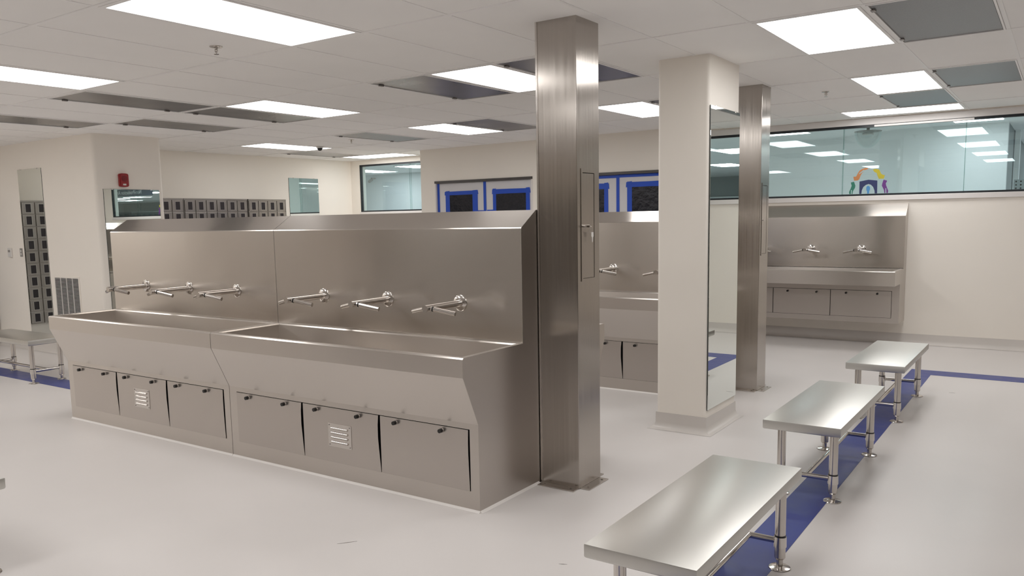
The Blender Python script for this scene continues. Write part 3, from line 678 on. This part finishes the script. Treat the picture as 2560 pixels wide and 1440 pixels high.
# ------------------------------------------------------------------ lockers (face +x)
def bank_mesh(nm, f):
    b = NB(); f(b); me = bpy.data.meshes.new(nm); bmesh.ops.recalc_face_normals(b, faces=b.faces); b.to_mesh(me); b.free(); return me
CW, CH = .181, .172
def dm(b):
    box(b, 0, .012, .006, CW-.006, .005, CH-.005, bev=.002)
door_me = bank_mesh('door', dm); door_me.materials.append(MATS['locker_grey'])
def fm(b):
    for q in ((.046, .055, .024, CH-.022), (CW-.055, CW-.046, .024, CH-.022)): box(b, .012, .0155, *q)
    box(b, .012, .0155, .055, CW-.055, .024, .030); box(b, .012, .0155, .055, CW-.055, CH-.028, CH-.022)
frame_me = bank_mesh('window_rim', fm); frame_me.materials.append(MATS['locker_edge'])
win_me = bank_mesh('window', lambda b: box(b, .0121, .0128, .055, CW-.055, .030, CH-.028)); win_me.materials.append(MATS['locker_window'])
def locker_bank(label, xf, y0, ncol, nrow=10, z0=.235, depth=.34):
    t = thing('locker_bank', label, 'lockers', (xf, y0, 0), 0, 'grey steel lockers')
    w = ncol*CW+.012; h = nrow*CH
    b = NB(); box(b, -depth, -.002, 0, w, z0, z0+h+.022); box(b, -.002, .008, 0, .004, z0, z0+h+.022); box(b, -.002, .008, w-.004, w, z0, z0+h+.022); box(b, -.002, .012, 0, w, z0+h, z0+h+.022)
    obj('carcass', b, 'locker_grey', t)
    obj('plinth', bx(-depth+.02, -.03, .01, w-.01, 0, z0), 'cove', t)
    for c in range(ncol):
        for r in range(nrow):
            d = link_mesh('door', door_me, t, (0, .006+c*CW, z0+r*CH)); link_mesh('window', win_me, d); link_mesh('window_rim', frame_me, d)
    return t
locker_bank('far grey locker bank, left end beside the wall block', -10.5, 6.340, 4)
locker_bank('far grey locker bank, middle six columns', -10.5, 7.082, 6)
locker_bank('far grey locker bank, right end next to the small mirror', -10.5, 8.200, 4)
locker_bank('grey locker bank seen only in the far-left tall mirror', -12.08, 2.95, 6)
locker_bank('grey locker bank against the wall block, seen in the far-left mirror', -12.08, 4.055, 6)

# lockers added out of frame to darken the reflections in the steel
def added_bank(label, loc, rz, ncol, nrow=10, z0=.235, depth=.34):
    t = thing('locker_bank', label, 'lockers', loc, rz, 'added grey steel lockers out of frame')
    w = ncol*CW+.012; h = nrow*CH
    obj('carcass', bx(-depth, -.002, 0, w, z0, z0+h+.022), 'locker_grey', t); obj('plinth', bx(-depth+.02, -.03, .01, w-.01, 0, z0), 'cove', t)
    b = NB(); b2 = NB()
    for c in range(ncol):
        for r in range(nrow):
            y, z = .006+c*CW, z0+r*CH; box(b, 0, .012, y+.006, y+CW-.006, z+.005, z+CH-.005); box(b2, .0121, .0128, y+.055, y+CW-.055, z+.03, z+CH-.028)
    o = obj('door_fronts', b, 'locker_grey', t); o['kind'] = 'stuff'; o = obj('door_windows', b2, 'locker_window', t); o['kind'] = 'stuff'
for k in range(6): added_bank('added grey locker bank behind the viewer, %s from the left' % ('first', 'second', 'third', 'fourth', 'fifth', 'sixth')[k], (X_W+1.2+(k+1)*2.3, Y_S+.36, 0), math.pi/2, 12)
for k in range(5): added_bank('added grey locker bank beyond the right edge, %s from the front' % ('first', 'second', 'third', 'fourth', 'fifth')[k], (X_E-.36, -2.6+(k+1)*2.3, 0), math.pi, 12)

# ------------------------------------------------------------------ benches (length along local y)
def make_bench(label):
    t = thing('steel_bench', label, 'bench', group='steel changing benches'); w, L = .417, 1.272
    b = NB(); hw, hl = w/2, L/2
    box(b, -hw, hw, -hl, hl, .404, .457)
    es = [e for e in b.edges if abs(e.verts[0].co.z-e.verts[1].co.z) < 1e-5 and e.verts[0].co.z < .43]
    bmesh.ops.bevel(b, geom=es, offset=.010, segments=3, affect='EDGES', profile=.5)
    es = [e for e in b.edges if e.verts[0].co.z > .456 and e.verts[1].co.z > .456]
    bmesh.ops.bevel(b, geom=es, offset=.003, segments=2, affect='EDGES', profile=.5)
    obj('seat_top', b, 'steel_bench', t, True)
    for sx in (-1, 1):
        for yy in (-hl+.15, hl-.085):
            x = sx*.143; lg = obj('leg', cy((x, yy, .155), (x, yy, .405), .0235, n=24), 'steel_tube', t, True)
            obj('upper_ring', cy((x, yy, .398), (x, yy, .405), .026, n=24), 'black_rubber', lg, True)
            obj('gasket', cy((x, yy, .150), (x, yy, .157), .0255, n=24), 'black_rubber', lg, True)
            obj('socket', cy((x, yy, .102), (x, yy, .150), .0285, .0275, n=24), 'steel_polished', lg, True)
            b = NB(); cyl(b, (x, yy, .052), (x, yy, .103), .0245, n=24); cyl(b, (x, yy, .044), (x, yy, .052), .020, .0245, n=24)
            obj('lower_sleeve', b, 'steel_tube', lg, True)
            obj('foot_stem', cy((x, yy, .006), (x, yy, .046), .0145, n=18), 'steel_tube', lg, True)
            obj('foot_disc', lathe(NB(), [(0, 0), (.047, 0), (.049, .002), (.047, .005), (.018, .010), (0, .010)], c=(x, yy, .0005)), 'steel_polished', lg, True)
    for yy in (-hl+.15, hl-.085): obj('crossbar', cy((-.143, yy, .128), (.143, yy, .128), .0145, n=18), 'steel_polished', t, True)
    obj('stretcher', cy((0, -hl+.15, .128), (0, hl-.085, .128), .0145, n=18), 'steel_polished', t, True)
    return t
B0 = make_bench('nearest steel bench, cut off by the bottom edge'); B0.location = (-1.137, 3.036, 0)
for x, y, r, lab in ((-1.139, 5.097, 0, 'middle of the three steel benches on the right blue line'), (-1.136, 7.165, 0, 'farthest of the three steel benches on the right'),
                     (-9.27, 4.16, -math.pi/2, 'steel bench at the left edge beyond the near trough'), (-4.62, 1.462, -math.pi/2, 'steel bench whose corner shows at the left edge')):
    t = copy_tree(B0); t.location = (x, y, 0); t.rotation_euler.z = r; t['label'] = lab
print('tiles', count)
